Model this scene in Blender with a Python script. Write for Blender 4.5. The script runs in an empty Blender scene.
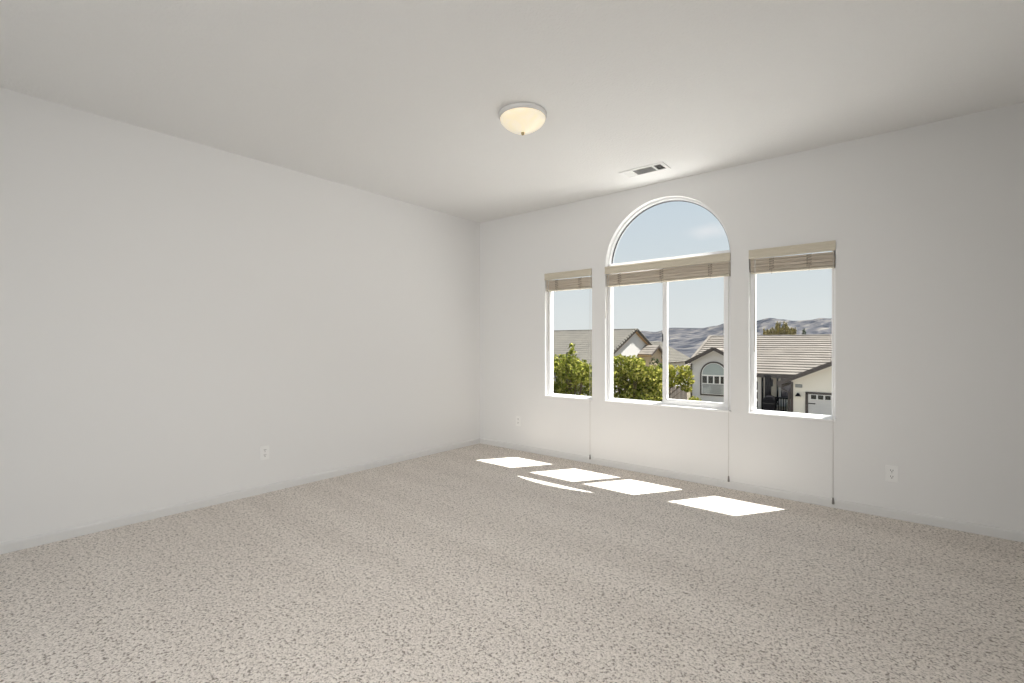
import bpy, math, random
from mathutils import Vector, Matrix
R = math.radians
random.seed(7)
S = bpy.context.scene
COL = S.collection

# ------------------------------------------------------------------ camera, sky, sun, lights, exposure
HC = 1.233                                   # eye height
cam_d = bpy.data.cameras.new('camera')
cam_d.sensor_width = 36.0
cam_d.lens = 477.6 / 1024 * 36.0
cam_d.shift_y = 2.5 / 1024
cam_d.clip_start = 0.05
cam_d.clip_end = 8000
cam = bpy.data.objects.new('camera', cam_d)
cam.location = (0, 0, HC)
cam.rotation_euler = (R(90), 0, R(39.66))
COL.objects.link(cam)
S.camera = cam

S.view_settings.view_transform = 'Standard'
S.view_settings.look = 'None'
S.view_settings.gamma = 1.0
S.view_settings.use_curve_mapping = False
S.view_settings.exposure = 0.0

world = bpy.data.worlds.new('sky')
S.world = world
world.use_nodes = True
nt = world.node_tree
nt.nodes.clear()
def N(tree, t, **kw):
    n = tree.nodes.new(t)
    for k, v in kw.items(): setattr(n, k, v)
    return n
def ramp(tree, fac, stops):
    n = N(tree, 'ShaderNodeValToRGB')
    e = n.color_ramp.elements
    while len(e) < len(stops): e.new(0.5)
    for el, (p, c) in zip(e, stops):
        el.position = p
        el.color = (c[0], c[1], c[2], 1)
    tree.links.new(fac, n.inputs[0])
    return n.outputs[0]
_tc = N(nt, 'ShaderNodeTexCoord')
_sx = N(nt, 'ShaderNodeSeparateXYZ'); nt.links.new(_tc.outputs['Generated'], _sx.inputs[0])
SKY = ramp(nt, _sx.outputs[2], [(0.0, (.745, .78, .78)), (0.06, (.735, .775, .78)), (0.16, (.665, .73, .765)), (0.30, (.575, .67, .75)), (1.0, (.34, .49, .72))])
# one wisp of cloud, in the sky where it stands
CL = Vector((-0.2915, 0.933, 0.214)).normalized()
_vd = N(nt, 'ShaderNodeVectorMath', operation='SUBTRACT'); nt.links.new(_tc.outputs['Generated'], _vd.inputs[0]); _vd.inputs[1].default_value = CL
_vm = N(nt, 'ShaderNodeVectorMath', operation='MULTIPLY'); nt.links.new(_vd.outputs[0], _vm.inputs[0]); _vm.inputs[1].default_value = (24, 24, 70)
_nz = N(nt, 'ShaderNodeTexNoise'); _nz.inputs['Scale'].default_value = 22; _nz.inputs['Detail'].default_value = 5
nt.links.new(_tc.outputs['Generated'], _nz.inputs['Vector'])
_vl = N(nt, 'ShaderNodeVectorMath', operation='LENGTH'); nt.links.new(_vm.outputs[0], _vl.inputs[0])
_ad = N(nt, 'ShaderNodeMath', operation='MULTIPLY_ADD'); nt.links.new(_nz.outputs[0], _ad.inputs[0]); _ad.inputs[1].default_value = -1.6; nt.links.new(_vl.outputs['Value'], _ad.inputs[2])
_mr = N(nt, 'ShaderNodeMapRange'); nt.links.new(_ad.outputs[0], _mr.inputs[0])
_mr.inputs[1].default_value = 0.35; _mr.inputs[2].default_value = -0.6; _mr.inputs[3].default_value = 0; _mr.inputs[4].default_value = 0.75
_mx = N(nt, 'ShaderNodeMix', data_type='RGBA'); nt.links.new(_mr.outputs[0], _mx.inputs[0]); nt.links.new(SKY, _mx.inputs[6]); _mx.inputs[7].default_value = (.80, .82, .85, 1)
_bg = N(nt, 'ShaderNodeBackground'); nt.links.new(_mx.outputs[2], _bg.inputs[0]); _bg.inputs[1].default_value = 1.0
_wo = N(nt, 'ShaderNodeOutputWorld'); nt.links.new(_bg.outputs[0], _wo.inputs[0])

SUN_DIR = Vector((-0.648, -1.0, -2.43))      # the way the sunlight travels
def lamp(name, kind, energy, color, loc, direction, **kw):
    d = bpy.data.lights.new(name, kind)
    d.energy = energy; d.color = color
    for k, v in kw.items(): setattr(d, k, v)
    o = bpy.data.objects.new(name, d)
    o.location = loc
    o.rotation_euler = Vector(direction).to_track_quat('-Z', 'Y').to_euler()
    COL.objects.link(o)
    return o
lamp('sun', 'SUN', 15.6, (1.0, .975, .935), (6, 10, 22), SUN_DIR, angle=R(0.53))
# two fill lamps added behind the camera to brighten the room
lamp('fill_rear', 'AREA', 7, (1.0, .99, .975), (-1.0, -1.72, 1.0), (-1.3, 5.2, 1.75), shape='RECTANGLE', size=3.0, size_y=1.5, spread=R(105))
lamp('fill_beam', 'AREA', 47, (1.0, .985, .975), (.50, -1.5, 2.45), (-3.6, 4.1, -2.6), shape='RECTANGLE', size=1.5, size_y=.8, spread=R(92))

# ------------------------------------------------------------------ materials
def mat(name, base, rough=0.6, spec=0.3, metal=0.0, bump=None, noise=None, emit=None):
    """bump = (scale, strength, distance); noise = (scale, second colour, lo, hi)"""
    m = bpy.data.materials.new(name); m.use_nodes = True
    t = m.node_tree; p = t.nodes['Principled BSDF']
    p.inputs['Base Color'].default_value = (*base, 1)
    p.inputs['Roughness'].default_value = rough
    p.inputs['Specular IOR Level'].default_value = spec
    p.inputs['Metallic'].default_value = metal
    tc = N(t, 'ShaderNodeTexCoord')
    if noise:
        z = N(t, 'ShaderNodeTexNoise'); z.inputs['Scale'].default_value = noise[0]; z.inputs['Detail'].default_value = 4
        t.links.new(tc.outputs['Object'], z.inputs['Vector'])
        t.links.new(ramp(t, z.outputs[0], [(noise[2], base), (noise[3], noise[1])]), p.inputs['Base Color'])
    if bump:
        z = N(t, 'ShaderNodeTexNoise'); z.inputs['Scale'].default_value = bump[0]; z.inputs['Detail'].default_value = 3
        t.links.new(tc.outputs['Object'], z.inputs['Vector'])
        b = N(t, 'ShaderNodeBump'); b.inputs['Strength'].default_value = bump[1]; b.inputs['Distance'].default_value = bump[2]
        t.links.new(z.outputs[0], b.inputs['Height']); t.links.new(b.outputs[0], p.inputs['Normal'])
    if emit:
        p.inputs['Emission Color'].default_value = (*emit[0], 1); p.inputs['Emission Strength'].default_value = emit[1]
    return m

def glass_mat(name, tint, refl):
    m = bpy.data.materials.new(name); m.use_nodes = True
    t = m.node_tree; t.nodes.clear()
    tr = N(t, 'ShaderNodeBsdfTransparent'); tr.inputs[0].default_value = (*tint, 1)
    gl = N(t, 'ShaderNodeBsdfGlossy'); gl.inputs['Roughness'].default_value = 0.0
    lw = N(t, 'ShaderNodeLayerWeight'); lw.inputs[0].default_value = .5
    pw = N(t, 'ShaderNodeMath', operation='POWER'); pw.inputs[1].default_value = 5; t.links.new(lw.outputs['Facing'], pw.inputs[0])
    fr = N(t, 'ShaderNodeMath', operation='MULTIPLY_ADD'); fr.inputs[1].default_value = 1-refl; fr.inputs[2].default_value = refl; t.links.new(pw.outputs[0], fr.inputs[0])
    mx = N(t, 'ShaderNodeMixShader'); ou = N(t, 'ShaderNodeOutputMaterial')
    t.links.new(fr.outputs[0], mx.inputs[0]); t.links.new(tr.outputs[0], mx.inputs[1]); t.links.new(gl.outputs[0], mx.inputs[2]); t.links.new(mx.outputs[0], ou.inputs[0])
    return m

def carpet_mat():
    m = bpy.data.materials.new('carpet_pile'); m.use_nodes = True
    t = m.node_tree; p = t.nodes['Principled BSDF']
    p.inputs['Roughness'].default_value = 1.0; p.inputs['Specular IOR Level'].default_value = 0.0
    tc = N(t, 'ShaderNodeTexCoord')
    a = N(t, 'ShaderNodeTexNoise'); a.inputs['Scale'].default_value = 74; a.inputs['Detail'].default_value = 3.0; a.inputs['Roughness'].default_value = .65; a.inputs['Distortion'].default_value = .6
    v = N(t, 'ShaderNodeTexVoronoi'); v.inputs['Scale'].default_value = 130
    for n in (a, v): t.links.new(tc.outputs['Object'], n.inputs['Vector'])
    # vacuum tracks: broad soft bands of pile leaning one way or the other
    mp = N(t, 'ShaderNodeMapping'); mp.inputs['Rotation'].default_value = (0, 0, R(24)); mp.inputs['Scale'].default_value = (0.22, 2.6, 1)
    t.links.new(tc.outputs['Object'], mp.inputs['Vector'])
    w = N(t, 'ShaderNodeTexNoise'); w.inputs['Scale'].default_value = 1.6; w.inputs['Detail'].default_value = 2.0
    t.links.new(mp.outputs[0], w.inputs['Vector'])
    h = N(t, 'ShaderNodeMath', operation='MULTIPLY_ADD'); t.links.new(v.outputs['Distance'], h.inputs[0]); h.inputs[1].default_value = -0.35; t.links.new(a.outputs[0], h.inputs[2])
    c = ramp(t, h.outputs[0], [(0.13, (.31, .275, .24)), (0.26, (.71, .65, .59)), (0.44, (.88, .82, .755))])
    mul = N(t, 'ShaderNodeMix', data_type='RGBA', blend_type='MULTIPLY'); mul.inputs[0].default_value = 1.0
    t.links.new(c, mul.inputs[6]); t.links.new(ramp(t, w.outputs[0], [(0.35, (.93, .925, .92)), (0.65, (1, 1, 1))]), mul.inputs[7])
    t.links.new(mul.outputs[2], p.inputs['Base Color'])
    b = N(t, 'ShaderNodeBump'); b.inputs['Strength'].default_value = 0.55; b.inputs['Distance'].default_value = 0.012
    t.links.new(h.outputs[0], b.inputs['Height']); t.links.new(b.outputs[0], p.inputs['Normal'])
    return m

def wood_mat(name, c1, c2, scale=(2, 60, 60)):
    m = bpy.data.materials.new(name); m.use_nodes = True
    t = m.node_tree; p = t.nodes['Principled BSDF']
    p.inputs['Roughness'].default_value = .5
    tc = N(t, 'ShaderNodeTexCoord'); mp = N(t, 'ShaderNodeMapping'); mp.inputs['Scale'].default_value = scale
    z = N(t, 'ShaderNodeTexNoise'); z.inputs['Scale'].default_value = 3; z.inputs['Detail'].default_value = 4
    t.links.new(tc.outputs['Object'], mp.inputs[0]); t.links.new(mp.outputs[0], z.inputs['Vector'])
    t.links.new(ramp(t, z.outputs[0], [(.3, c1), (.7, c2)]), p.inputs['Base Color'])
    return m

def leaf_mat(name, c1, c2, c3):
    m = bpy.data.materials.new(name); m.use_nodes = True
    t = m.node_tree; t.nodes.clear()
    g = N(t, 'ShaderNodeNewGeometry')
    c = ramp(t, g.outputs['Random Per Island'], [(0.0, c1), (0.5, c2), (1.0, c3)])
    d = N(t, 'ShaderNodeBsdfDiffuse'); tl = N(t, 'ShaderNodeBsdfTranslucent'); mx = N(t, 'ShaderNodeMixShader'); mx.inputs[0].default_value = .26
    o = N(t, 'ShaderNodeOutputMaterial')
    t.links.new(c, d.inputs[0]); t.links.new(c, tl.inputs[0]); t.links.new(d.outputs[0], mx.inputs[1]); t.links.new(tl.outputs[0], mx.inputs[2]); t.links.new(mx.outputs[0], o.inputs[0])
    return m

M = dict(
    wall=mat('wall_paint', (.80, .793, .778), .75, .2, bump=(160, .10, .004)),
    ceiling=mat('ceiling_paint', (.84, .835, .82), .85, .15, bump=(70, .55, .006)),
    trim=mat('trim_paint', (.73, .722, .705), .45, .35),
    sill=mat('white_gloss_paint', (.88, .875, .865), .4, .4),
    vinyl=mat('white_vinyl', (.87, .87, .87), .35, .4),
    gasket=mat('dark_gasket', (.06, .06, .07), .6),
    glass=glass_mat('window_glass', (.985, .99, .988), .008),
    carpet=carpet_mat(),
    blind=wood_mat('blind_wood', (.57, .515, .405), (.66, .605, .49)),
    slat=wood_mat('slat_wood', (.66, .57, .455), (.78, .69, .575)),
    tape=mat('ladder_tape', (.40, .335, .26), .9),
    cord=mat('cord', (.62, .60, .56), .8),
    tassel=mat('tassel_plastic', (.22, .205, .19), .5),
    plate=mat('outlet_plastic', (.855, .85, .83), .35, .4),
    slot=mat('outlet_slot', (.10, .095, .09), .7),
    pan=mat('lamp_pan', (.66, .65, .63), .4, .4),
    brass=mat('brass', (.42, .34, .18), .35, .5, .8),
    vent=mat('vent_enamel', (.84, .835, .82), .4, .4),
    duct=mat('duct_dark', (.07, .068, .064), .8),
    stucco=mat('stucco', (.80, .735, .62), .9, .1, bump=(30, .2, .01)),
    stucco_grey=mat('stucco_grey', (.63, .605, .575), .9, .1, bump=(30, .2, .01)),
    stucco_white=mat('stucco_white', (.600, .578, .547), .9, .1, bump=(22.500, .150, .007)),
    stucco_tan=mat('stucco_tan', (.58, .47, .33), .9, .1),
    brown=mat('dark_brown_trim', (.085, .068, .058), .6),
    soffit=mat('soffit_wood', (.40, .27, .14), .8),
    tile=mat('roof_tile', (.185, .165, .142), .9, .1, noise=(1.3, (.150, .133, .114), .38, .62)),
    tile_grey=mat('roof_tile_grey', (.135, .125, .105), .9, .1, noise=(1.6, (.110, .102, .088), .38, .62)),
    garage=mat('garage_door_paint', (.60, .57, .53), .6),
    dark_pane=mat('dark_window_pane', (.035, .035, .03), .15, .5),
    shade_pane=mat('shaded_window_pane', (.36, .40, .375), .25, .5),
    grey_pane=mat('grey_window_pane', (.30, .305, .29), .2, .5, noise=(1.8, (.45, .455, .43), .45, .65)),
    porch_dark=mat('porch_dark_paint', (.014, .013, .015), .9, .1),
    teal=mat('teal_paint', (.15, .44, .45), .5),
    white_paint=mat('white_exterior_paint', (.84, .81, .76), .6),
    fence=wood_mat('fence_boards', (.32, .255, .20), (.46, .375, .305), (14, 14, 1)),
    bark=mat('bark', (.12, .085, .055), .95),
    grass=mat('lawn', (.135, .120, .085), 1, 0, noise=(.8, (.17, .15, .12), .35, .65)),
    asphalt=mat('street', (.100, .100, .100), .95),
    concrete=mat('concrete', (.34, .32, .295), .9),
    leaf_a=leaf_mat('maple_leaves', (.075, .100, .014), (.225, .245, .038), (.50, .47, .12)),
    leaf_b=leaf_mat('hedge_leaves', (.075, .100, .014), (.235, .250, .040), (.54, .49, .14)),
    leaf_c=leaf_mat('juniper_leaves', (.022, .039, .017), (.044, .066, .028), (.077, .099, .044)),
    leaf_d=leaf_mat('yellow_green_leaves', (.10, .13, .018), (.30, .30, .045), (.52, .46, .12)),
    leaf_p=leaf_mat('pine_needles', (.055, .055, .022), (.20, .17, .05), (.42, .33, .11)),
)

def hill_mat():
    m = bpy.data.materials.new('hazy_sagebrush_hills'); m.use_nodes = True
    t = m.node_tree; p = t.nodes['Principled BSDF']; p.inputs['Roughness'].default_value = 1; p.inputs['Specular IOR Level'].default_value = 0
    tc = N(t, 'ShaderNodeTexCoord'); mp = N(t, 'ShaderNodeMapping'); mp.inputs['Scale'].default_value = (.055, .008, .03)
    z = N(t, 'ShaderNodeTexNoise'); z.inputs['Scale'].default_value = 1.0; z.inputs['Detail'].default_value = 8; z.inputs['Roughness'].default_value = .62
    t.links.new(tc.outputs['Object'], mp.inputs[0]); t.links.new(mp.outputs[0], z.inputs['Vector'])
    t.links.new(ramp(t, z.outputs[0], [(.36, (.020, .024, .032)), (.46, (.048, .050, .058)), (.54, (.082, .080, .084)), (.64, (.150, .140, .126))]), p.inputs['Base Color'])  # distance haze put into the colour: blue grey tint over the sagebrush
    return m
M['hills'] = hill_mat()

def dome_mat():
    m = bpy.data.materials.new('alabaster_glass'); m.use_nodes = True
    t = m.node_tree; p = t.nodes['Principled BSDF']
    p.inputs['Base Color'].default_value = (.85, .78, .62, 1); p.inputs['Roughness'].default_value = .3
    tc = N(t, 'ShaderNodeTexCoord'); z = N(t, 'ShaderNodeTexNoise'); z.inputs['Scale'].default_value = 9; z.inputs['Detail'].default_value = 3; z.inputs['Distortion'].default_value = 1.2
    t.links.new(tc.outputs['Object'], z.inputs['Vector'])
    t.links.new(ramp(t, z.outputs[0], [(.32, (1.0, .78, .46)), (.66, (1.0, .92, .74))]), p.inputs['Emission Color'])
    p.inputs['Emission Strength'].default_value = .40
    return m
M['dome'] = dome_mat()

# ------------------------------------------------------------------ mesh helpers
class MB:
    def __init__(s): s.v = []; s.f = []
    def add(s, vs, fs):
        o = len(s.v); s.v += [tuple(p) for p in vs]; s.f += [tuple(i + o for i in f) for f in fs]; return s
    def box(s, x0, x1, y0, y1, z0, z1, mtx=None):
        vs = [Vector(p) for p in ((x0,y0,z0),(x1,y0,z0),(x1,y1,z0),(x0,y1,z0),(x0,y0,z1),(x1,y0,z1),(x1,y1,z1),(x0,y1,z1))]
        if mtx: vs = [mtx @ p for p in vs]
        return s.add(vs, [(0,3,2,1),(4,5,6,7),(0,1,5,4),(1,2,6,5),(2,3,7,6),(3,0,4,7)])
    def bar(s, a, b, w, h, up=(0,0,1)):
        """a straight bar from a to b, w across, h along up"""
        a = Vector(a); b = Vector(b); d = (b - a).normalized(); u = Vector(up); r = d.cross(u).normalized(); u = r.cross(d).normalized()
        vs = []
        for p in (a, b):
            for i, j in ((-1,-1),(1,-1),(1,1),(-1,1)): vs.append(p + r*(w/2*i) + u*(h/2*j))
        return s.add(vs, [(0,1,2,3),(7,6,5,4),(0,4,5,1),(1,5,6,2),(2,6,7,3),(3,7,4,0)])
    def tube(s, pts, r, n=8):
        pts = [Vector(p) for p in pts]; o = len(s.v); rs = r if isinstance(r, (list, tuple)) else [r]*len(pts)
        for i, p in enumerate(pts):
            d = (pts[min(i+1, len(pts)-1)] - pts[max(i-1, 0)]).normalized()
            a = d.cross(Vector((0,0,1)) if abs(d.z) < .9 else Vector((1,0,0))).normalized(); b = d.cross(a)
            for k in range(n):
                t = 2*math.pi*k/n; s.v.append(tuple(p + a*(math.cos(t)*rs[i]) + b*(math.sin(t)*rs[i])))
        for i in range(len(pts)-1):
            for k in range(n): s.f.append((o+i*n+k, o+i*n+(k+1)%n, o+(i+1)*n+(k+1)%n, o+(i+1)*n+k))
        s.f.append(tuple(o+k for k in range(n))[::-1]); s.f.append(tuple(o+(len(pts)-1)*n+k for k in range(n)))
        return s
    def lathe(s, prof, n=40, c=(0,0,0)):
        o = len(s.v)
        for r, z in prof:
            for k in range(n):
                t = 2*math.pi*k/n; s.v.append((c[0]+r*math.cos(t), c[1]+r*math.sin(t), c[2]+z))
        for i in range(len(prof)-1):
            for k in range(n): s.f.append((o+i*n+k, o+i*n+(k+1)%n, o+(i+1)*n+(k+1)%n, o+(i+1)*n+k))
        return s
    def prism(s, poly, y0, y1):
        """a closed x,z outline (counter-clockwise seen from -y) pushed from y0 to y1"""
        n = len(poly); vs = [(x, y0, z) for x, z in poly] + [(x, y1, z) for x, z in poly]
        return s.add(vs, [tuple(range(n)), tuple(range(2*n-1, n-1, -1))] + [(i, n+i, n+(i+1) % n, (i+1) % n) for i in range(n)])
    def prism_yz(s, poly, x0, x1):
        n = len(poly); vs = [(x0, y, z) for y, z in poly] + [(x1, y, z) for y, z in poly]
        return s.add(vs, [tuple(range(n))[::-1], tuple(range(n, 2*n))] + [(i, (i+1) % n, n+(i+1) % n, n+i) for i in range(n)])
    def build(s, name, m, parent=None, bevel=0, smooth=False, origin=None):
        me = bpy.data.meshes.new(name)
        off = Vector(origin) if origin else Vector((0,0,0))
        me.from_pydata([tuple(Vector(p) - off) for p in s.v], [], s.f); me.update()
        me.materials.append(m)
        if smooth:
            for p in me.polygons: p.use_smooth = True
        o = bpy.data.objects.new(name, me); COL.objects.link(o); o.location = off
        if parent:
            o.parent = parent
        if bevel:
            b = o.modifiers.new('bevel', 'BEVEL'); b.width = bevel; b.segments = 2; b.limit_method = 'ANGLE'
        return o

def thing(name, label, cat, loc=(0,0,0), group=None):
    o = bpy.data.objects.new(name, None); o.empty_display_size = .1; COL.objects.link(o)
    o.location = loc; o['label'] = label; o['category'] = cat
    if group: o['group'] = group
    return o
def tag(o, label, cat, group=None):
    o['label'] = label; o['category'] = cat
    if group: o['group'] = group
    return o
def struct(o, label=None, cat=None):
    o['kind'] = 'structure'
    if label: o['label'] = label
    if cat: o['category'] = cat
    return o
def kids(o): return [c for c in COL.objects if c.parent == o]
def copy_tree(o, parent=None):
    c = o.copy(); COL.objects.link(c)
    if parent: c.parent = parent
    for ch in kids(o): copy_tree(ch, c)
    return c

# ------------------------------------------------------------------ room shell
XL, YW, CH = -4.103, 4.324, 2.74
XR, YR, T = 1.5, -1.8, 0.16
SILL, HEAD = 0.66, 2.006
WL, WC, WR = (-3.106, -2.512), (-2.358, -1.164), (-1.020, -0.418)
AC, AR = -1.761, 0.597

struct(MB().box(XL-T, XR+T, YR-T, YW+T, -.12, 0).build('floor', M['carpet']), 'beige cut pile carpet over the whole floor', 'floor')
struct(MB().box(XL-T, XR+T, YR-T, YW+T, CH, CH+.12).build('ceiling', M['ceiling']), 'off white textured ceiling', 'ceiling')
struct(MB().box(XL-T, XL, YR-T, YW+T, 0, CH).build('wall_left', M['wall']), 'plain off white wall on the left', 'wall')

w = MB()
xs = [XL, *WL, *WC, *WR, XR]
for a, b in ((xs[0], xs[1]), (xs[2], xs[3]), (xs[4], xs[5]), (xs[6], xs[7])): w.box(a, b, YW, YW+T, 0, CH)
for a, b in (WL, WC, WR): w.box(a, b, YW, YW+T, 0, SILL)
for a, b in (WL, WR): w.box(a, b, YW, YW+T, HEAD, CH)
NA = 48
arc = [(AC - AR*math.cos(math.pi*i/NA), HEAD + AR*math.sin(math.pi*i/NA)) for i in range(NA+1)]
for (xa, za), (xb, zb) in zip(arc, arc[1:]):
    w.add([(xa,YW,za),(xb,YW,zb),(xb,YW,CH),(xa,YW,CH),(xa,YW+T,za),(xb,YW+T,zb),(xb,YW+T,CH),(xa,YW+T,CH)], [(0,1,2,3),(5,4,7,6),(0,4,5,1)])
struct(w.build('wall_back', M['wall']), 'off white wall holding the three windows', 'wall')
# the unseen half: a wide opening added to let sky light in
w = MB()
w.box(XL, -3.75, YR-T, YR, 0, CH).box(.55, XR, YR-T, YR, 0, CH).box(-3.75, .55, YR-T, YR, 2.1, CH).box(-3.75, .55, YR-T, YR, 0, .3)
struct(w.build('wall_front', M['wall']), 'wall with an added wide opening behind the viewer', 'wall')
struct(MB().box(XR, XR+T, YR-T, YW+T, 0, CH).build('wall_right', M['wall']), 'plain wall out of view on the right', 'wall')

def base(name, a, b, nrm):
    """baseboard with a rounded top, along a->b, standing out along nrm"""
    a = Vector(a); b = Vector(b); n = Vector(nrm)
    prof = [(0, 0), (.013, 0), (.013, .048), (.0115, .056), (.007, .062), (0, .065)]
    m = MB(); k = len(prof)
    vs = [a + n*d + Vector((0,0,z)) for d, z in prof] + [b + n*d + Vector((0,0,z)) for d, z in prof]
    m.add(vs, [(i, (i+1) % k, k+(i+1) % k, k+i) for i in range(k)] + [tuple(range(k))[::-1], tuple(range(k, 2*k))])
    return struct(m.build(name, M['trim']))
base('baseboard_left', (XL, YR, 0), (XL, YW, 0), (1, 0, 0))
base('baseboard_back', (XL+.013, YW, 0), (XR, YW, 0), (0, -1, 0))
base('baseboard_front', (XL, YR, 0), (XR, YR, 0), (0, 1, 0))
base('baseboard_right', (XR, YR, 0), (XR, YW, 0), (-1, 0, 0))

# ------------------------------------------------------------------ windows
FY0, FY1, FW = 4.378, 4.440, .030
def rect_frame(m, x0, x1, z0, z1, y0, y1, wd):
    m.box(x0, x1, y0, y1, z0, z0+wd).box(x0, x1, y0, y1, z1-wd, z1).box(x0, x0+wd, y0, y1, z0+wd, z1-wd).box(x1-wd, x1, y0, y1, z0+wd, z1-wd)
    return m
def sill_board(x0, x1, par):
    return MB().box(x0, x1, YW-.012, FY0, SILL-.012, SILL+.004).build('window_sill', M['sill'], par, bevel=.004)
def side_window(name, x0, x1, label):
    root = struct(thing(name, label, 'window'))
    rect_frame(MB(), x0, x1, SILL-.014, HEAD, FY0, FY1, FW).build('window_frame', M['vinyl'], root, bevel=.003)
    rect_frame(MB(), x0+FW-.001, x1-FW+.001, SILL-.014+FW-.001, HEAD-FW+.001, FY0+.018, FY1-.010, .004).build('glazing_bead', M['vinyl'], root)
    MB().box(x0+FW-.004, x1-FW+.004, FY0+.032, FY0+.036, SILL-.016+FW, HEAD-FW+.004).build('pane', M['glass'], root)
    sill_board(x0, x1, root)
    return root
side_window('window_1', *WL, 'narrow window left of the arched window')
side_window('window_3', *WR, 'narrow window right of the arched window')
# the arched one: slider below, half round light above
root = struct(thing('window_2', 'tall window in the middle with a half round top', 'window'))
x0, x1 = WC
TZ0, TZ1 = 1.945, 2.045
rect_frame(MB(), x0, x1, SILL-.012, TZ1, FY0, FY1, FW).build('window_frame', M['vinyl'], root, bevel=.003)
MB().box(x0+FW, x1-FW, FY0-.002, FY1, TZ0, TZ1+.002).build('transom', M['vinyl'], root, bevel=.003)
MB().box(x0+FW-.004, -1.775, FY0+.040, FY0+.044, SILL-.014+FW, TZ0+.004).build('pane', M['glass'], root)
sash = rect_frame(MB(), -1.775, x1-FW, SILL+FW-.010, TZ0, FY0-.012, FY0+.026, .038).build('sash', M['vinyl'], root, bevel=.003)
MB().box(-1.741, x1-FW-.034, FY0+.006, FY0+.010, SILL+FW+.022, TZ0-.034).build('pane', M['glass'], sash)
MB().box(-1.795, -1.765, FY0+.026, FY1-.008, SILL+FW-.014, TZ0).build('meeting_stile', M['vinyl'], root, bevel=.002)
rect_frame(MB(), x0+FW-.001, -1.78, SILL-.012+FW-.001, TZ0+.001, FY0+.026, FY1-.008, .004).build('glazing_bead', M['vinyl'], root)
MB().box(-1.783, -1.771, FY0-.014, FY0+.004, 1.255, 1.330).build('latch', M['gasket'], sash, bevel=.003)
def arc_ring(r0, r1, y0, y1, cz=HEAD, n=64):
    m = MB(); o = []
    for i in range(n+1):
        t = math.pi*i/n; c, s_ = math.cos(t), math.sin(t)
        m.v += [(AC+r0*c, y0, cz+r0*s_), (AC+r1*c, y0, cz+r1*s_), (AC+r1*c, y1, cz+r1*s_), (AC+r0*c, y1, cz+r0*s_)]
    for i in range(n):
        a, b = 4*i, 4*i+4
        for k in range(4): m.f.append((a+k, b+k, b+(k+1) % 4, a+(k+1) % 4))
    m.f += [(0,1,2,3), (4*n+3, 4*n+2, 4*n+1, 4*n)]
    return m
AW = .018
arc_ring(AR-AW, AR, FY0, FY1).build('arch_frame', M['vinyl'], root)
arc_ring(AR-AW-.005, AR-AW+.002, FY0+.018, FY1-.010).build('glazing_bead', M['vinyl'], root)
arc_ring(AR-AW-.009, AR-AW-.004, FY0+.026, FY1-.012).build('gasket', M['gasket'], root)
m = MB(); rr = AR-AW+.002; zb = TZ1-.004
pts = [(AC+rr*math.cos(math.pi*i/64), max(HEAD+rr*math.sin(math.pi*i/64), zb)) for i in range(65)]
m.prism(pts, FY0+.032, FY0+.036).build('arch_pane', M['glass'], root)
sill_board(x0, x1, root)

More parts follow.
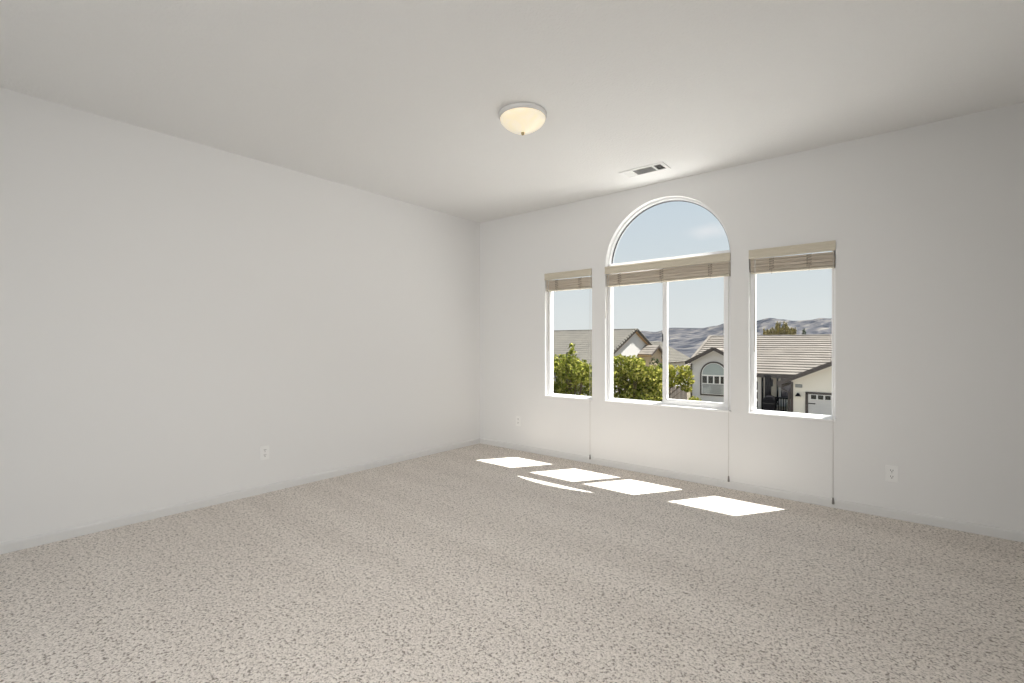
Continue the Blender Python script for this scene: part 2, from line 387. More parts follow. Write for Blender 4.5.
# ------------------------------------------------------------------ blinds
def blind(x0, x1, label, tilt, tapes, wand_top, wand_bot, cord_x, cord_end, vz=(1.938, 2.012)):
    root = thing('window_blind', label, 'blind', (0, 0, 0), 'raised wooden blinds on the three windows')
    v0, v1 = vz
    VY = 4.312
    # valance: a moulded board
    prof = [(VY, v0), (VY-.004, v0+.006), (VY-.004, v0+.016), (VY-.001, v0+.020), (VY-.001, v1-.020), (VY-.004, v1-.016), (VY-.004, v1-.003), (VY-.001, v1), (VY+.010, v1), (VY+.010, v0)]
    MB().prism_yz(prof[::-1], x0+.001, x1-.001).build('valance', M['blind'], root)
    MB().box(x0+.006, x1-.006, VY+.014, VY+.068, v0+.016, v1-.003).build('headrail', M['vinyl'], root, bevel=.002)
    # the stack of slats
    n = 15; zt, zb = v0-.006, 1.833; L = x1-x0
    rot = Matrix.Rotation(math.atan2(tilt, L), 4, 'Y') if tilt else Matrix.Identity(4)
    cx = (x0+x1)/2
    for i in range(n):
        z = zb + (zt-zb)*i/(n-1)
        a = random.uniform(-1.2, 1.2); dy = random.uniform(-.0045, .0045); dx = random.uniform(-.002, .002)
        g = .0026 if i % 4 else .0014
        mt = Matrix.Translation((cx, 0, z)) @ rot @ Matrix.Translation((dx, VY+.047+dy, 0)) @ Matrix.Rotation(R(a), 4, 'X')
        MB().box(-L/2+.010, L/2-.010, -.025, .025, -g, g, mt).build('slat', M['slat'], root)
    mt = Matrix.Translation((cx, 0, zb-.010)) @ rot @ Matrix.Translation((0, VY+.047, 0))
    MB().box(-L/2+.010, L/2-.010, -.026, .026, -.008, .006, mt).build('bottom_rail', M['blind'], root, bevel=.003)
    for tx in tapes:
        m = MB(); zc = zb + (cx-tx)*(tilt/L)
        for k in range(5):                      # folded ladder tape bunched in front of the stack
            z0 = zb + (zt-zb)*(k/5) + .006
            m.tube([(tx-.013, VY+.024, z0), (tx-.014, VY+.012, z0+.006), (tx+.012, VY+.010, z0+.009), (tx+.014, VY+.024, z0+.012)], .0042, 6)
        m.tube([(tx, VY+.021, zb-.030), (tx, VY+.020, zb+.02)], .0016, 6)
        m.build('ladder_tape', M['tape'], root)
    MB().tube([wand_top, [(a+b)/2 for a, b in zip(wand_top, wand_bot)], wand_bot], [.003, .0036, .0045], 8).build('wand', M['cord'], root, smooth=True)
    # lift cord: over the sill's edge and down the wall to a tassel
    c = MB(); yc = YW-.030
    c.tube([(cord_x, VY+.020, v0+.02), (cord_x, VY-.003, v0-.002), (cord_x, yc, v0-.20), (cord_x, yc, 1.2), (cord_x, yc, cord_end+.05)], .0017, 6)
    c = c.build('lift_cord', M['cord'], root, smooth=True)
    MB().lathe([(0, .052), (.004, .051), (.0055, .044), (.0065, .030), (.0085, .012), (.0085, .003), (0, 0)], 14, (cord_x, yc, cord_end)).build('tassel', M['tassel'], c, smooth=True)
    return root
blind(*WL, 'short tan wooden blind drawn up over the narrow left window', .006, (-2.955, -2.66), (-3.045, 4.300, 1.93), (-3.040, 4.300, 1.16), -2.518, .045)
blind(*WC, 'longest tan wooden blind across the middle window below the arch', -.006, (-2.205, -1.775, -1.335), (-2.305, 4.300, 1.93), (-2.340, 4.295, 1.49), -1.172, .062)
blind(*WR, 'tan wooden blind drawn up over the right window', .009, (-.852, -.592), (-.968, 4.300, 1.93), (-.972, 4.300, 1.17), -.432, .030)

# ------------------------------------------------------------------ ceiling light, vent, outlets
LX, LY = -1.945, 2.457
t = thing('ceiling_light', 'round flush ceiling light with a warm glowing glass bowl', 'ceiling light', (LX, LY, CH))
MB().lathe([(0, 0), (.157, 0), (.159, -.005), (.158, -.018), (.153, -.026), (.143, -.029), (.125, -.029), (.125, -.018)], 56).build('pan', M['pan'], t, smooth=True)
prof = [(.145, -.024), (.147, -.029), (.1465, -.036), (.143, -.045), (.137, -.054), (.128, -.064), (.116, -.074), (.102, -.084), (.086, -.094), (.069, -.103), (.052, -.110), (.035, -.116), (.018, -.120), (.003, -.121)]
MB().lathe(prof, 56).build('glass_bowl', M['dome'], t, smooth=True)
MB().lathe([(.0, -.118), (.010, -.119), (.012, -.124), (.008, -.128), (.010, -.132), (.006, -.137), (0, -.139)], 20).build('finial', M['brass'], t, smooth=True)

VX0, VX1, VY0, VY1 = -1.960, -1.562, 3.828, 4.012
t = thing('ceiling_vent', 'white rectangular air vent in the ceiling above the arched window', 'vent', ((VX0+VX1)/2, (VY0+VY1)/2, CH))
cx, cy = (VX0+VX1)/2, (VY0+VY1)/2
hx, hy = (VX1-VX0)/2, (VY1-VY0)/2
m = MB(); bw = .030
m.box(-hx, hx, -hy, -hy+bw, -.007, 0).box(-hx, hx, hy-bw, hy, -.007, 0).box(-hx, -hx+bw, -hy+bw, hy-bw, -.007, 0).box(hx-bw, hx, -hy+bw, hy-bw, -.007, 0)
D1, D2 = -.085, .098
for d in (D1, D2): m.box(d-.006, d+.006, -hy+bw, hy-bw, -.007, 0)
m.build('vent_frame', M['vent'], t, bevel=.002)
MB().box(-hx+bw, hx-bw, -hy+bw, hy-bw, -.0012, -.0004).build('duct', M['duct'], t)
for i in range(9):
    y = -hy+bw+.006 + i*(2*hy-2*bw-.012)/8
    MB().box(D1+.006, D2-.006, -.0040, .0040, -.0004, .0004, Matrix.Translation((0, y, -.0042)) @ Matrix.Rotation(R(48), 4, 'X')).build('louver', M['vent'], t)
for i in range(5):
    x = D2+.012 + i*(hx-bw-D2-.018)/4
    MB().box(-.0040, .0040, -hy+bw, hy-bw, -.0004, .0004, Matrix.Translation((x, 0, -.0042)) @ Matrix.Rotation(R(52), 4, 'Y')).build('louver', M['vent'], t)
for i in range(8):
    x = -hx+bw+.006 + i*(D1+hx-bw-.014)/7
    MB().box(-.0062, .0062, -hy+bw, hy-bw, -.0004, .0004, Matrix.Translation((x, 0, -.0042)) @ Matrix.Rotation(R(-24), 4, 'Y')).build('louver', M['vent'], t)

def outlet(label, loc, rz):
    t = thing('wall_outlet', label, 'outlet', loc, 'duplex outlets on the walls')
    t.rotation_euler = (0, 0, rz)
    MB().box(-.036, .036, -.006, 0, -.058, .058).build('cover_plate', M['plate'], t, bevel=.003)
    for s in (-1, 1):
        m = MB(); zc = .0215*s
        poly = [(.0165*math.cos(a), zc+.0145*math.sin(a)) for a in [2*math.pi*k/20 for k in range(20)]]
        r = m.prism(poly, -.008, -.005).build('receptacle', M['plate'], t)
        for dx in (-.0065, .0065): MB().box(dx-.0016, dx+.0016, -.0084, -.0078, zc-.001, zc+.009).build('slot', M['slot'], r)
        MB().prism([(.0032*math.cos(a), zc-.0075+.0032*math.sin(a)) for a in [2*math.pi*k/12 for k in range(12)]], -.0084, -.0078).build('ground_hole', M['slot'], r)
    MB().prism([(.003*math.cos(a), .003*math.sin(a)) for a in [2*math.pi*k/12 for k in range(12)]], -.0068, -.0058).build('screw', M['pan'], t)
    return t
outlet('white duplex outlet on the window wall to the right of the windows', (-.088, YW, .314), 0)
outlet('white duplex outlet on the window wall by the room corner', (-3.487, YW, .338), 0)
outlet('white duplex outlet low on the plain left wall', (XL, 1.738, .333), R(90))

# ------------------------------------------------------------------ outside
# added pale roof, unseen under the windows, throws sunlight up to the ceiling
struct(MB().prism_yz([(4.49, .30), (4.49, .42), (8.2, -.25), (8.2, -.37)], -7.0, 3.0).build('bounce_roof', mat('bounce_coating', (.82, .81, .79), .8)), 'added pale roof under the windows, unseen, for bounce light', 'roof')
GZ = -3.30
struct(MB().box(-60, 30, 4.9, 70, GZ-.3, GZ).build('ground', M['grass']), 'dry lawn outside', 'ground')
struct(MB().box(-60, 30, 17.5, 22.5, GZ, GZ+.02).build('street', M['asphalt']), 'asphalt street', 'street')
struct(MB().box(-8.6, -4.62, 24.5, 30.3, GZ, GZ+.04).build('bounce_walk', M['concrete']), 'added concrete walk, unseen, to bounce light into the porch', 'walk')  # walk added out of view as a reflector for the porch shade
struct(MB().box(-4.3, 1.6, 22.5, 28.0, GZ, GZ+.05).build('driveway', M['concrete']), 'concrete driveway to the garage', 'driveway')

def roof_plane(m, A, B, C, D, n, lip=.045, thick=.09):
    """stepped courses of tile: eave A->B, ridge D->C"""
    A, B, C, D = map(Vector, (A, B, C, D))
    nr = (B-A).cross(D-A).normalized()
    if nr.z < 0: nr = -nr
    for k in range(n):
        t0, t1 = k/n, (k+1)/n
        a, b, c, d = A.lerp(D, t0), B.lerp(C, t0), B.lerp(C, t1), A.lerp(D, t1)
        m.add([a, b, c, d, a+nr*lip, b+nr*lip, c+nr*.004, d+nr*.004], [(0,1,5,4), (4,5,6,7), (0,4,7,3), (1,2,6,5)])
    m.add([A-nr*thick, B-nr*thick, C-nr*thick, D-nr*thick, A, B, C, D], [(0,3,2,1), (0,1,5,4), (1,2,6,5), (2,3,7,6), (3,0,4,7)])
    return m

# --- house across the street: garage gable, porch, wing with the arched window
H = thing('house', 'cream house with a striped tile roof and garage seen through the right window', 'house', (-4, 33, GZ))
def part(m, name, mt, par=None, **k):
    """parts are given in world metres; keep them there under a placed root"""
    o = m.build(name, mt, par, **k)
    p = par; off = Vector((0, 0, 0))
    while p: off += p.location; p = p.parent
    o.location = o.location - off
    return o
WX0, WX1 = -10.53, -7.74                        # the wing with the arched window
wx = (WX0+WX1)/2
part(MB().box(-10.9, 4.4, 31.95, 41.6, GZ, -.45), 'wall', M['stucco'], H)
m = MB(); m.prism([(WX0, GZ), (WX1, GZ), (WX1, .16), (wx, .90), (WX0, .16)], 30.4, 33.0); part(m, 'wing_wall', M['stucco_grey'], H)
m = MB(); m.prism([(-4.62, GZ), (1.6, GZ), (1.6, -.62), (-1.51, .84), (-4.62, -.62)], 28.0, 33.0); part(m, 'garage_wall', M['stucco'], H)
# main roof
m = MB()
roof_plane(m, (-11.38, 31.2, -.54), (4.9, 31.2, -.54), (4.9, 37, 1.80), (-11.38, 37, 1.80), 17)
roof_plane(m, (-11.38, 43.1, -.54), (4.9, 43.1, -.54), (4.9, 37, 1.80), (-11.38, 37, 1.80), 17)
part(m, 'main_roof', M['tile'], H)
m = MB(); m.tube([(-11.40, 37, 1.76), (4.92, 37, 1.76)], .11, 10)
m.bar((-11.38, 31.2, -.51), (-11.38, 37, 1.82), .18, .12)
part(m, 'ridge_tiles', M['tile'], H)
part(MB().prism_yz([(31.4, -.50), (42.8, -.50), (37, 1.70)], -11.1, -10.95), 'gable_wall', M['stucco_grey'], H)
part(MB().box(-11.40, -10.6, 31.14, 31.20, -.74, -.54), 'eave_board', M['brown'], H)
part(MB().box(-7.6, -4.4, 31.14, 31.20, -.74, -.54), 'eave_board', M['brown'], H)
part(MB().box(-7.6, -4.9, 31.2, 31.95, -.73, -.69), 'porch_ceiling', M['white_paint'], H)
# wing roof
m = MB(); ov = .62
ez = .10 - ov*.55
for s in (-1, 1): roof_plane(m, (wx+.10+s*1.66, 30.02, .10), (wx+.10+s*1.66, 34.6, .10), (wx+.10, 34.6, 1.0), (wx+.10, 30.02, 1.0), 5)
part(m, 'wing_roof', M['tile'], H)
m = MB()
for s in (-1, 1): m.bar((wx+.10, 29.98, .955), (wx+.10+s*1.72, 29.98, .035), .05, .20, up=(s*.47, 0, .88))
part(m, 'wing_fascia', M['brown'], H)
part(MB().box(WX0-.02, WX0+.07, 30.33, 30.4, GZ, .0), 'downspout', M['brown'], H)
# arched window of the wing
def half_round(cx, cz, r, zb, n=20): return [(cx-r, zb), (cx+r, zb)] + [(cx+r*math.cos(math.pi*i/n), cz+r*math.sin(math.pi*i/n)) for i in range(n+1)]
awf = part(MB().prism(half_round(wx, -.66, .82, -1.94), 30.35, 30.4), 'arched_window', M['brown'], H)
part(MB().prism(half_round(wx, -.66, .725, -1.85), 30.335, 30.35), 'window_border', M['white_paint'], awf)
part(MB().prism([(wx-.68, -.66), (wx+.68, -.66)] + [(wx+.68*math.cos(math.pi*i/20), -.64+.68*math.sin(math.pi*i/20)) for i in range(21)], 30.325, 30.335), 'fanlight', M['shade_pane'], awf)
part(MB().box(wx-.68, wx+.68, 30.325, 30.335, -1.83, -1.22), 'lower_pane', M['grey_pane'], awf)
for k in range(4):
    x = wx-.68 + k*.36
    part(MB().box(x, x+.275, 30.325, 30.337, -1.18, -.74), 'dark_pane', M['dark_pane'], awf)
# garage roof, fascia, door, lamp, plaque
m = MB()
for s in (-1, 1): roof_plane(m, (-1.51+s*3.60, 27.6, -.73), (-1.51+s*3.60, 34.5, -.73), (-1.51, 34.5, .97), (-1.51, 27.6, .97), 11)
part(m, 'garage_roof', M['tile'], H)
m = MB()
for s in (-1, 1): m.bar((-1.51, 27.56, .915), (-1.51+s*3.66, 27.56, -.805), .05, .21, up=(s*.43, 0, .9))
part(m, 'garage_fascia', M['brown'], H)
part(MB().box(-5.15, -4.95, 27.6, 31.0, -.98, -.86).tube([(-5.05, 27.75, -.92), (-5.0, 27.9, -1.1), (-4.70, 27.97, -1.25), (-4.68, 27.97, GZ+.1)], .045, 8), 'gutter', M['brown'], H)
part(MB().box(-4.64, -4.52, 27.97, 28.0, GZ, -.7), 'corner_board', M['brown'], H)
m = MB(); m.box(-3.98, -3.86, 27.95, 28.0, GZ, -1.20).box(.84, .96, 27.95, 28.0, GZ, -1.20).box(-3.98, .96, 27.95, 28.0, -1.28, -1.17)
part(m, 'garage_door_trim', M['brown'], H)
gd = part(MB().box(-3.86, .84, 27.97, 28.0, GZ, -1.28), 'garage_door', M['garage'], H)
for k in range(4):
    z = GZ+.03+k*.49
    for j in range(8):
        if k == 3: continue
        x = -3.80+j*.58
        part(MB().box(x, x+.50, 27.955, 27.97, z+.05, z+.42), 'panel', M['garage'], gd, bevel=.01)
for j in range(15):
    x = -3.74+j*.30
    f = part(MB().box(x-.02, x+.25, 27.958, 27.97, -1.54, -1.29), 'window_insert', M['white_paint'], gd)
    part(MB().box(x, x+.23, 27.950, 27.958, -1.52, -1.31), 'pane', M['dark_pane'], f)
part(MB().box(-3.85, -3.55, 27.94, 27.955, -1.765, -1.725).prism([(-3.60, -1.71), (-3.54, -1.745), (-3.60, -1.78)], 27.94, 27.955), 'strap_hinge', M['porch_dark'], gd)
part(MB().box(-4.43, -4.12, 27.96, 28.0, -.98, -.82), 'address_plaque', mat('plaque_stone', (.27, .27, .25), .8), H, bevel=.01)
sc = part(MB().prism([(-4.43, -1.42), (-4.17, -1.42), (-4.21, -1.36), (-4.27, -1.25), (-4.33, -1.25), (-4.39, -1.36)], 27.86, 28.0), 'wall_lamp', M['porch_dark'], H)
# porch: door, dark posts, railing, window
d = part(MB().box(-7.52, -6.86, 31.89, 31.95, -2.78, -.80), 'front_door', M['white_paint'], H)
for z0, z1 in ((-1.55, -1.05), (-2.10, -1.68), (-2.62, -2.25)): part(MB().box(-7.40, -7.03, 31.87, 31.89, z0, z1), 'door_glass', M['dark_pane'], d)
part(MB().box(-6.82, -6.72, 31.85, 31.95, -2.78, -.70), 'door_jamb', M['porch_dark'], H)
part(MB().box(-6.66, -6.60, 31.87, 31.95, -2.78, -.70), 'door_trim', M['white_paint'], H)
m = MB().box(-6.50, -6.20, 31.15, 31.45, -2.8, -.58).box(-6.56, -6.14, 31.09, 31.51, -2.8, -2.2).box(-6.54, -6.16, 31.11, 31.49, -.72, -.58)
part(m, 'porch_post', M['porch_dark'], H, bevel=.015)
lt = part(MB().box(-6.20, -6.10, 31.2, 31.36, -1.24, -.90).prism([(-6.22, -.90), (-6.08, -.90), (-6.15, -.80)], 31.18, 31.38), 'lantern', M['porch_dark'], H)
part(MB().box(-6.00, -5.93, 31.85, 31.95, -2.78, -.70), 'window_trim', M['porch_dark'], H)
pw = part(MB().box(-5.88, -4.98, 31.87, 31.95, -1.98, -.72), 'porch_window', M['white_paint'], H)
part(MB().box(-5.78, -5.00, 31.85, 31.87, -1.90, -.80), 'window_frame', M['porch_dark'], pw)
part(MB().box(-5.73, -5.00, 31.835, 31.85, -1.85, -.85), 'pane', mat('porch_window_pane', (.20, .18, .20), .2, .5, noise=(3, (.08, .07, .09), .4, .6)), pw)
part(MB().box(-7.9, -4.62, 30.9, 31.95, GZ, -2.78), 'porch_floor', M['concrete'], H)
rl = part(MB().box(-6.2, -4.62, 31.24, 31.30, -1.93, -1.86).box(-6.2, -4.62, 31.24, 31.30, -2.66, -2.60), 'railing', M['porch_dark'], H)
for k in range(12): part(MB().box(-6.06+k*.125, -6.02+k*.125, 31.25, 31.29, -2.62, -1.90), 'baluster', M['porch_dark'], rl)
# porch seats behind the rail
def porch_chair(x, y, m1, label):
    t = thing('porch_chair', label, 'chair', (x, y, -2.78), 'chairs on the porch across the street')
    m = MB()
    for k in range(4): m.box(-.24+k*.125, -.135+k*.125, .20, .235, .36, 1.0, Matrix.Rotation(R(-10), 4, 'X'))
    m.build('backrest', m1, t)
    m = MB()
    for k in range(4): m.box(-.25, .25, -.25+k*.115, -.155+k*.115, .38, .405)
    m.build('seat', m1, t)
    for sx in (-1, 1):
        MB().box(.25*sx-.025, .25*sx+.025, -.26, -.21, 0, .58).build('leg', m1, t)
        MB().box(.25*sx-.025, .25*sx+.025, .14, .19, 0, .42).build('leg', m1, t)
        MB().box(.25*sx-.05, .25*sx+.05, -.28, .22, .58, .605).build('armrest', m1, t)
    return t
porch_chair(-5.68, 31.62, M['white_paint'], 'white slatted porch chair behind the railing')
porch_chair(-5.0, 31.62, M['teal'], 'teal slatted porch chair behind the railing next to the garage')
gl = thing('covered_grill', 'black covered grill standing at the foot of the dark porch post', 'grill', (-6.14, 30.75, GZ+.04))
def ring(m, z0, a0, b0, z1, a1, b1, n=20):
    o = len(m.v)
    for z, a, b in ((z0, a0, b0), (z1, a1, b1)):
        for k in range(n):
            t = 2*math.pi*k/n; c, q = math.cos(t), math.sin(t)
            m.v.append((a*math.copysign(abs(c)**.5, c), b*math.copysign(abs(q)**.5, q), z))
    for k in range(n): m.f.append((o+k, o+(k+1) % n, o+n+(k+1) % n, o+n+k))
    return m
m = MB()
st = [(.0, .34, .27), (.35, .32, .25), (1.05, .31, .24), (1.12, .36, .27), (1.30, .34, .26), (1.46, .24, .19), (1.54, .10, .08), (1.55, .004, .004)]
for a, b in zip(st, st[1:]): ring(m, a[0], a[1], a[2], b[0], b[1], b[2])
m.build('cover', M['porch_dark'], gl, smooth=True)
MB().box(-.30, .30, -.275, -.25, 1.06, 1.10).build('strap', M['duct'], gl)

# --- grey roofed house on the left, gable end to the right
G = thing('house', 'house with a grey tile roof and white gable end behind the green trees', 'house', (-22, 34, GZ))
XG = -15.85
def slope_z(y, yr=34.0, zr=2.37, s=.46): return zr - abs(y-yr)*s
m = MB()
roof_plane(m, (-30, 28.2, slope_z(28.2)), (XG, 28.2, slope_z(28.2)), (XG, 34, 2.37), (-30, 34, 2.37), 18, lip=.012, thick=.10)
roof_plane(m, (-30, 39.8, slope_z(39.8)), (XG, 39.8, slope_z(39.8)), (XG, 34, 2.37), (-30, 34, 2.37), 18, lip=.012, thick=.10)
part(m, 'roof', M['tile_grey'], G)
m = MB(); m.tube([(-30, 34, 2.31), (XG+.05, 34, 2.31)], .10, 8)
part(m, 'ridge_tiles', M['tile_grey'], G)
m = MB()
for k in range(18):                             # barrel tiles along the front rake
    y0 = 28.2 + 5.8*k/18; y1 = y0 + 5.8/18*.72
    m.tube([(XG-.02, y0, slope_z(y0)+.03), (XG-.02, y1, slope_z(y1)+.03)], [.085, .06], 8)
    y0 = 39.8 - 5.8*k/18; y1 = y0 - 5.8/18*.72
    m.tube([(XG-.02, y0, slope_z(y0)+.03), (XG-.02, y1, slope_z(y1)+.03)], [.085, .06], 8)
part(m, 'rake_tiles', M['tile_grey'], G)
m = MB()
for s in (-1, 1): m.bar((XG-.02, 34, 2.28), (XG-.02, 34+s*5.8, slope_z(28.2)-.09), .04, .11)
part(m, 'rake_board', M['brown'], G)
m = MB()
for s in (-1, 1): m.bar((XG-.12, 34, 2.20), (XG-.12, 34+s*5.7, slope_z(28.3)-.17), .20, .05)
part(m, 'soffit', M['soffit'], G)
m = MB(); m.prism_yz([(28.8, GZ), (39.2, GZ), (39.2, slope_z(39.2)-.14), (34, 2.22), (28.8, slope_z(28.8)-.14)], -29.6, XG-.22)
part(m, 'wall', M['stucco_white'], G)
# small gabled bay on the gable end
def bay_z(y): return 1.13 - abs(y-36)*.49
m = MB()
roof_plane(m, (-16.4, 34.6, bay_z(34.6)), (-14.95, 34.6, bay_z(34.6)), (-14.95, 36, 1.13), (-16.4, 36, 1.13), 4, lip=.03, thick=.08)
roof_plane(m, (-16.4, 37.4, bay_z(37.4)), (-14.95, 37.4, bay_z(37.4)), (-14.95, 36, 1.13), (-16.4, 36, 1.13), 4, lip=.03, thick=.08)
part(m, 'bay_roof', M['tile'], G)
m = MB()
for s in (-1, 1): m.bar((-14.96, 36, 1.04), (-14.96, 36+s*1.42, bay_z(34.58)-.09), .04, .13)
part(m, 'bay_rake_board', M['brown'], G)
part(MB().box(-16.15, -14.95, 34.54, 34.60, bay_z(34.6)-.20, bay_z(34.6)-.03), 'bay_eave_board', M['soffit'], G)
m = MB(); m.prism_yz([(34.95, GZ), (37.05, GZ), (37.05, bay_z(37.05)-.12), (36, 1.0), (34.95, bay_z(34.95)-.12)], -16.3, -15.2)
part(m, 'bay_wall', M['stucco_tan'], G)

# --- a further roof between the two houses
F = thing('house', 'distant house whose pale roof slopes down behind the dark eave', 'house', (-23, 49, GZ))
m = MB()
roof_plane(m, (-32, 43.0, -.55), (-17.6, 43.0, -.55), (-19.6, 47.5, 1.5), (-32, 47.5, 1.5), 14, lip=.03)
roof_plane(m, (-17.6, 52.0, -.55), (-17.6, 43.0, -.55), (-19.6, 47.5, 1.5), (-19.6, 47.5, 1.5), 14, lip=.03)
roof_plane(m, (-32, 52.0, -.55), (-17.6, 52.0, -.55), (-19.6, 47.5, 1.5), (-32, 47.5, 1.5), 14, lip=.03)
part(m, 'roof', M['tile_grey'], F)
part(MB().box(-31.6, -18.1, 43.5, 51.5, GZ, -.55), 'wall', M['stucco_grey'], F)

# --- fence
f = thing('fence', 'weathered brown board fence left of the arched house wing', 'fence', (-9.6, 24.0, GZ))
for k in range(13):
    MB().box(-1.5+k*.20, -1.315+k*.20, -.012, .012, .04, 2.38+random.uniform(-.02, .02)).build('board', M['fence'], f)
for z in (.5, 1.9): MB().box(-1.5, 1.08, .012, .05, z, z+.09).build('rail', M['fence'], f)
for x in (-1.45, -.20, 1.02): MB().box(x-.05, x+.05, .012, .11, 0, 2.30).build('post', M['fence'], f)

# ------------------------------------------------------------------ trees
def leaves(m, pts, size, asp=.62):
    for p in pts:
        n = Vector((random.gauss(0, 1), random.gauss(0, 1), random.gauss(0, 1)+.5)).normalized()
        a = n.cross(Vector((random.gauss(0, 1), random.gauss(0, 1), random.gauss(0, 1)))).normalized(); b = n.cross(a)
        s = size*random.uniform(.6, 1.25); k = n*(s*.12)
        m.add([p-a*s*.5, p-b*s*.5*asp+k, p+a*s*.5, p+b*s*.5*asp+k], [(0,1,2), (0,2,3)])
def blob(c, r, n):
    out = []
    while len(out) < n:
        v = Vector((random.gauss(0, 1), random.gauss(0, 1), random.gauss(0, 1))).normalized() * (random.random()**.28)
        out.append(Vector(c) + Vector((v.x*r[0], v.y*r[1], v.z*r[2])))
    return out
def tree(name, label, loc, blobs, mleaf, size, dens, group=None, trunk=.07, cat='tree', low=.35):
    t = thing(name, label, cat, loc, group)
    m = MB(); br = MB(); L = Vector(loc)
    for c, r in blobs:
        cl = Vector(c) - L
        k = int(dens*(r[0]*r[1]+r[0]*r[2]+r[1]*r[2]))
        leaves(m, blob(cl, r, k), size)
        base = Vector((random.uniform(-.08, .08), random.uniform(-.08, .08), max(.25, cl.z*low)))
        br.tube([base*.9, base.lerp(cl, .5)+Vector((0, 0, -.06)), cl+Vector((0, 0, r[2]*.55))], [trunk*.55, trunk*.35, trunk*.1], 6)
    top = max((Vector(c)-L).z for c, r in blobs)
    br.tube([(0, 0, 0), (.03, .02, top*.4), (0, 0, top*.85)], [trunk, trunk*.8, trunk*.35], 8)
    br.build('trunk', M['bark'], t); m.build('foliage', mleaf, t)
    return t
def rb(x0, x1, y, zt, zb, n, r, jitter=.25, ydepth=.9):
    out = []
    for k in range(n):
        x = x0 + (x1-x0)*(k+.5)/n + random.uniform(-.1, .1)
        for z in [zt(x) - r*.9 - j*r*1.25 for j in range(5)]:
            if z < zb: break
            out.append(((x+random.uniform(-jitter, jitter)*r, y+random.uniform(-ydepth, ydepth)*.5, z+random.uniform(-.2, .1)*r), (r*random.uniform(.85, 1.15), r, r*random.uniform(.85, 1.1))))
    return out
G1 = 'leafy trees between the houses'
# left window's tree, with a leader standing up
bl = rb(-9.7, -7.35, 13, lambda x: .84 - .16*max(0, x+8.7), -2.2, 8, .38) + [((-8.28, 13, .75), (.20, .2, .36)), ((-8.27, 13, 1.08), (.13, .13, .20)), ((-8.24, 13, .45), (.28, .28, .3))]
tree('leafy_tree', 'bright green tree with one tall leader seen through the left window', (-8.4, 13, GZ), bl, M['leaf_a'], .13, 560, G1)
bl = rb(-7.95, -6.30, 15, lambda x: .86 - .85*max(0, x+7.0) - .25*max(0, -7.55-x), -2.2, 8, .36)
tree('leafy_tree', 'broad bright green tree filling the middle window\'s left pane', (-7.1, 15, GZ), bl, M['leaf_b'], .14, 560, G1)
bl = [((-7.64, 18, .16), (.24, .28, .58)), ((-7.42, 18, .02), (.16, .2, .45)), ((-7.60, 18, -.7), (.42, .4, .8)), ((-7.40, 18.1, -.2), (.26, .3, .5)), ((-7.6, 18, -1.7), (.5, .5, .9))]
tree('juniper', 'dark green upright juniper behind the broad green tree', (-7.6, 18, GZ), bl, M['leaf_c'], .10, 700, G1)
bl = [((-8.05, 20, .10), (.42, .42, .34)), ((-7.62, 20.1, .02), (.36, .4, .30)), ((-7.25, 20, -.18), (.30, .3, .24)), ((-8.0, 20, -.38), (.45, .4, .3)), ((-7.45, 20, -.40), (.42, .4, .24)), ((-7.10, 20, -.62), (.28, .3, .14)), ((-8.3, 20, -.75), (.4, .4, .3)), ((-6.95, 20, -.30), (.14, .2, .1)), ((-7.25, 20.2, .12), (.26, .3, .24)), ((-7.10, 20.2, -.05), (.22, .25, .2)), ((-7.05, 20.1, -.36), (.2, .2, .13))]
tree('leafy_tree', 'yellow green tree in front of the board fence', (-8.15, 20, GZ), bl, M['leaf_d'], .13, 600, G1, low=.8, trunk=.028)
bl = [((-9.55, 28, -1.98), (.26, .26, .20)), ((-9.30, 28, -2.02), (.22, .2, .18)), ((-9.75, 28, -2.3), (.3, .3, .3)), ((-9.3, 28, -2.6), (.4, .4, .5))]
tree('shrub', 'small yellow green shrub under the neighbour\'s arched window', (-9.5, 28, GZ), bl, M['leaf_d'], .11, 700, cat='shrub', trunk=.04)
bl = []
for k in range(30):
    x = -8.42 + 1.22*(2*(k+.5)/30-1) + random.uniform(-.08, .08); zt = 3.12 - .52*abs(x+8.35)**1.2 + random.uniform(-.40, .12)
    y = 46+random.uniform(-1, 1)
    bl.append(((x, y, zt-.16), (.055, .08, .20)))
    for z in (zt-.42, zt-.80, zt-1.3, zt-1.9): bl.append(((x+random.uniform(-.1, .1), y, z), (.12, .2, .30)))
tree('pine_tree', 'olive brown pine rising behind the striped roof', (-8.35, 46, GZ), bl, M['leaf_p'], .13, 620, trunk=.12)
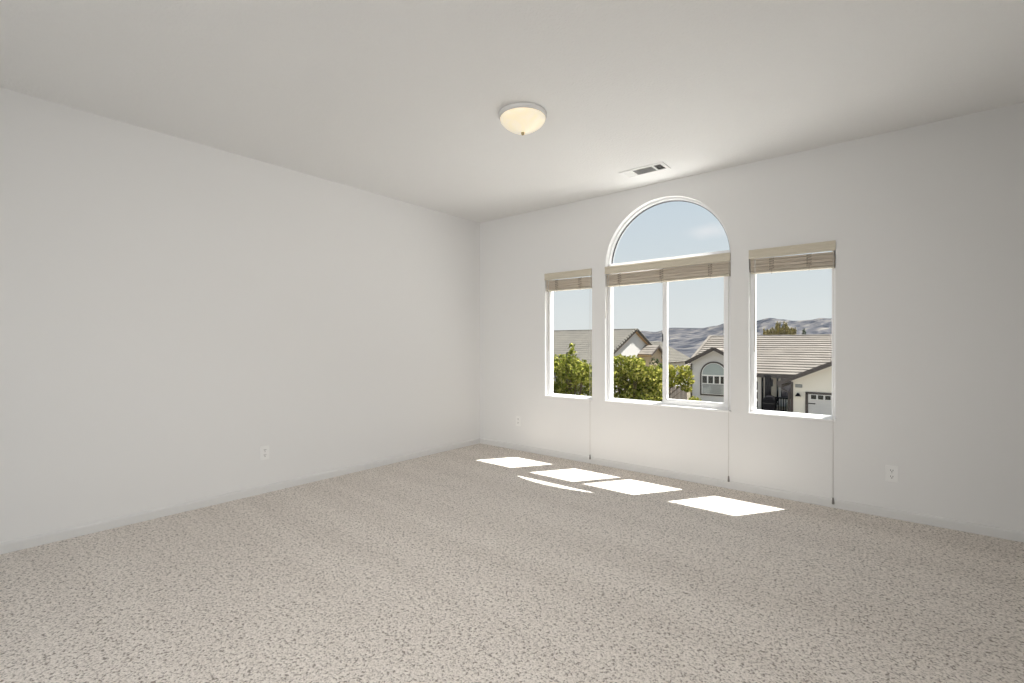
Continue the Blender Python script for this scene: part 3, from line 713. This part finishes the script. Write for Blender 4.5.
bl = [((-8.67, 60, 2.2), (.20, .2, .75)), ((-8.67, 60, 1.2), (.28, .28, 1.0)), ((-8.67, 60, 0), (.3, .3, 1.2))]
tree('cypress', 'tiny dark cypress to the right of the pine', (-8.67, 60, GZ), bl, M['leaf_c'], .12, 900)

# ------------------------------------------------------------------ hills
def hills():
    """ranges of real relief, two kilometres off; skyline heights by bearing"""
    prof = [(-75, 60), (-62, 70), (-50, 84), (-45, 62), (-40, 60), (-30, 60), (-24.3, 58), (-23, 53), (-21.1, 71), (-19.2, 69), (-18, 68), (-16.7, 76), (-15.4, 88), (-12.7, 94), (-11.3, 105), (-10.2, 98), (-9.0, 91), (-7.5, 94), (-6.85, 100), (-6, 97), (-3, 90), (2, 106), (8, 108), (14, 90), (30, 80), (50, 70)]
    def sky(b):
        for (b0, h0), (b1, h1) in zip(prof, prof[1:]):
            if b0 <= b <= b1:
                u = (b-b0)/(b1-b0); u = u*u*(3-2*u); return h0+(h1-h0)*u
        return 60
    from mathutils import noise as nz
    m = MB(); nb, nd = 420, 34
    for i in range(nb+1):
        b = -74 + 122*i/nb
        for j in range(nd+1):
            u = j/nd; d = 700 + 1500*u
            x, y = d*math.sin(R(b)), d*math.cos(R(b))
            e = u**1.25 if u < .86 else .86**1.25 + (1-.86**1.25)*math.sin((u-.86)/.14*math.pi/2)
            rid = nz.fractal(Vector((x*.0045, y*.0045, 3.1)), 1.0, 2.1, 5)
            h = (sky(b)+10.5)*e + rid*20*math.sin(math.pi*min(u*1.05, 1))*(.3+.7*(1-u))
            m.v.append((x, y, GZ-6 + h if j else GZ-8))
    for i in range(nb):
        for j in range(nd):
            a = i*(nd+1)+j; m.f.append((a, a+nd+1, a+nd+2, a+1))
    return struct(m.build('hills', M['hills'], smooth=True), 'grey violet desert hills on the horizon', 'hills')
hills()
# valley floor between the neighbourhood and the hills
struct(MB().add([(-900, 70, GZ-.2), (700, 70, GZ-.2), (900, 900, GZ-8), (-1500, 900, GZ-8)], [(0, 1, 2, 3)]).build('valley', M['hills']), 'valley floor before the hills', 'ground')
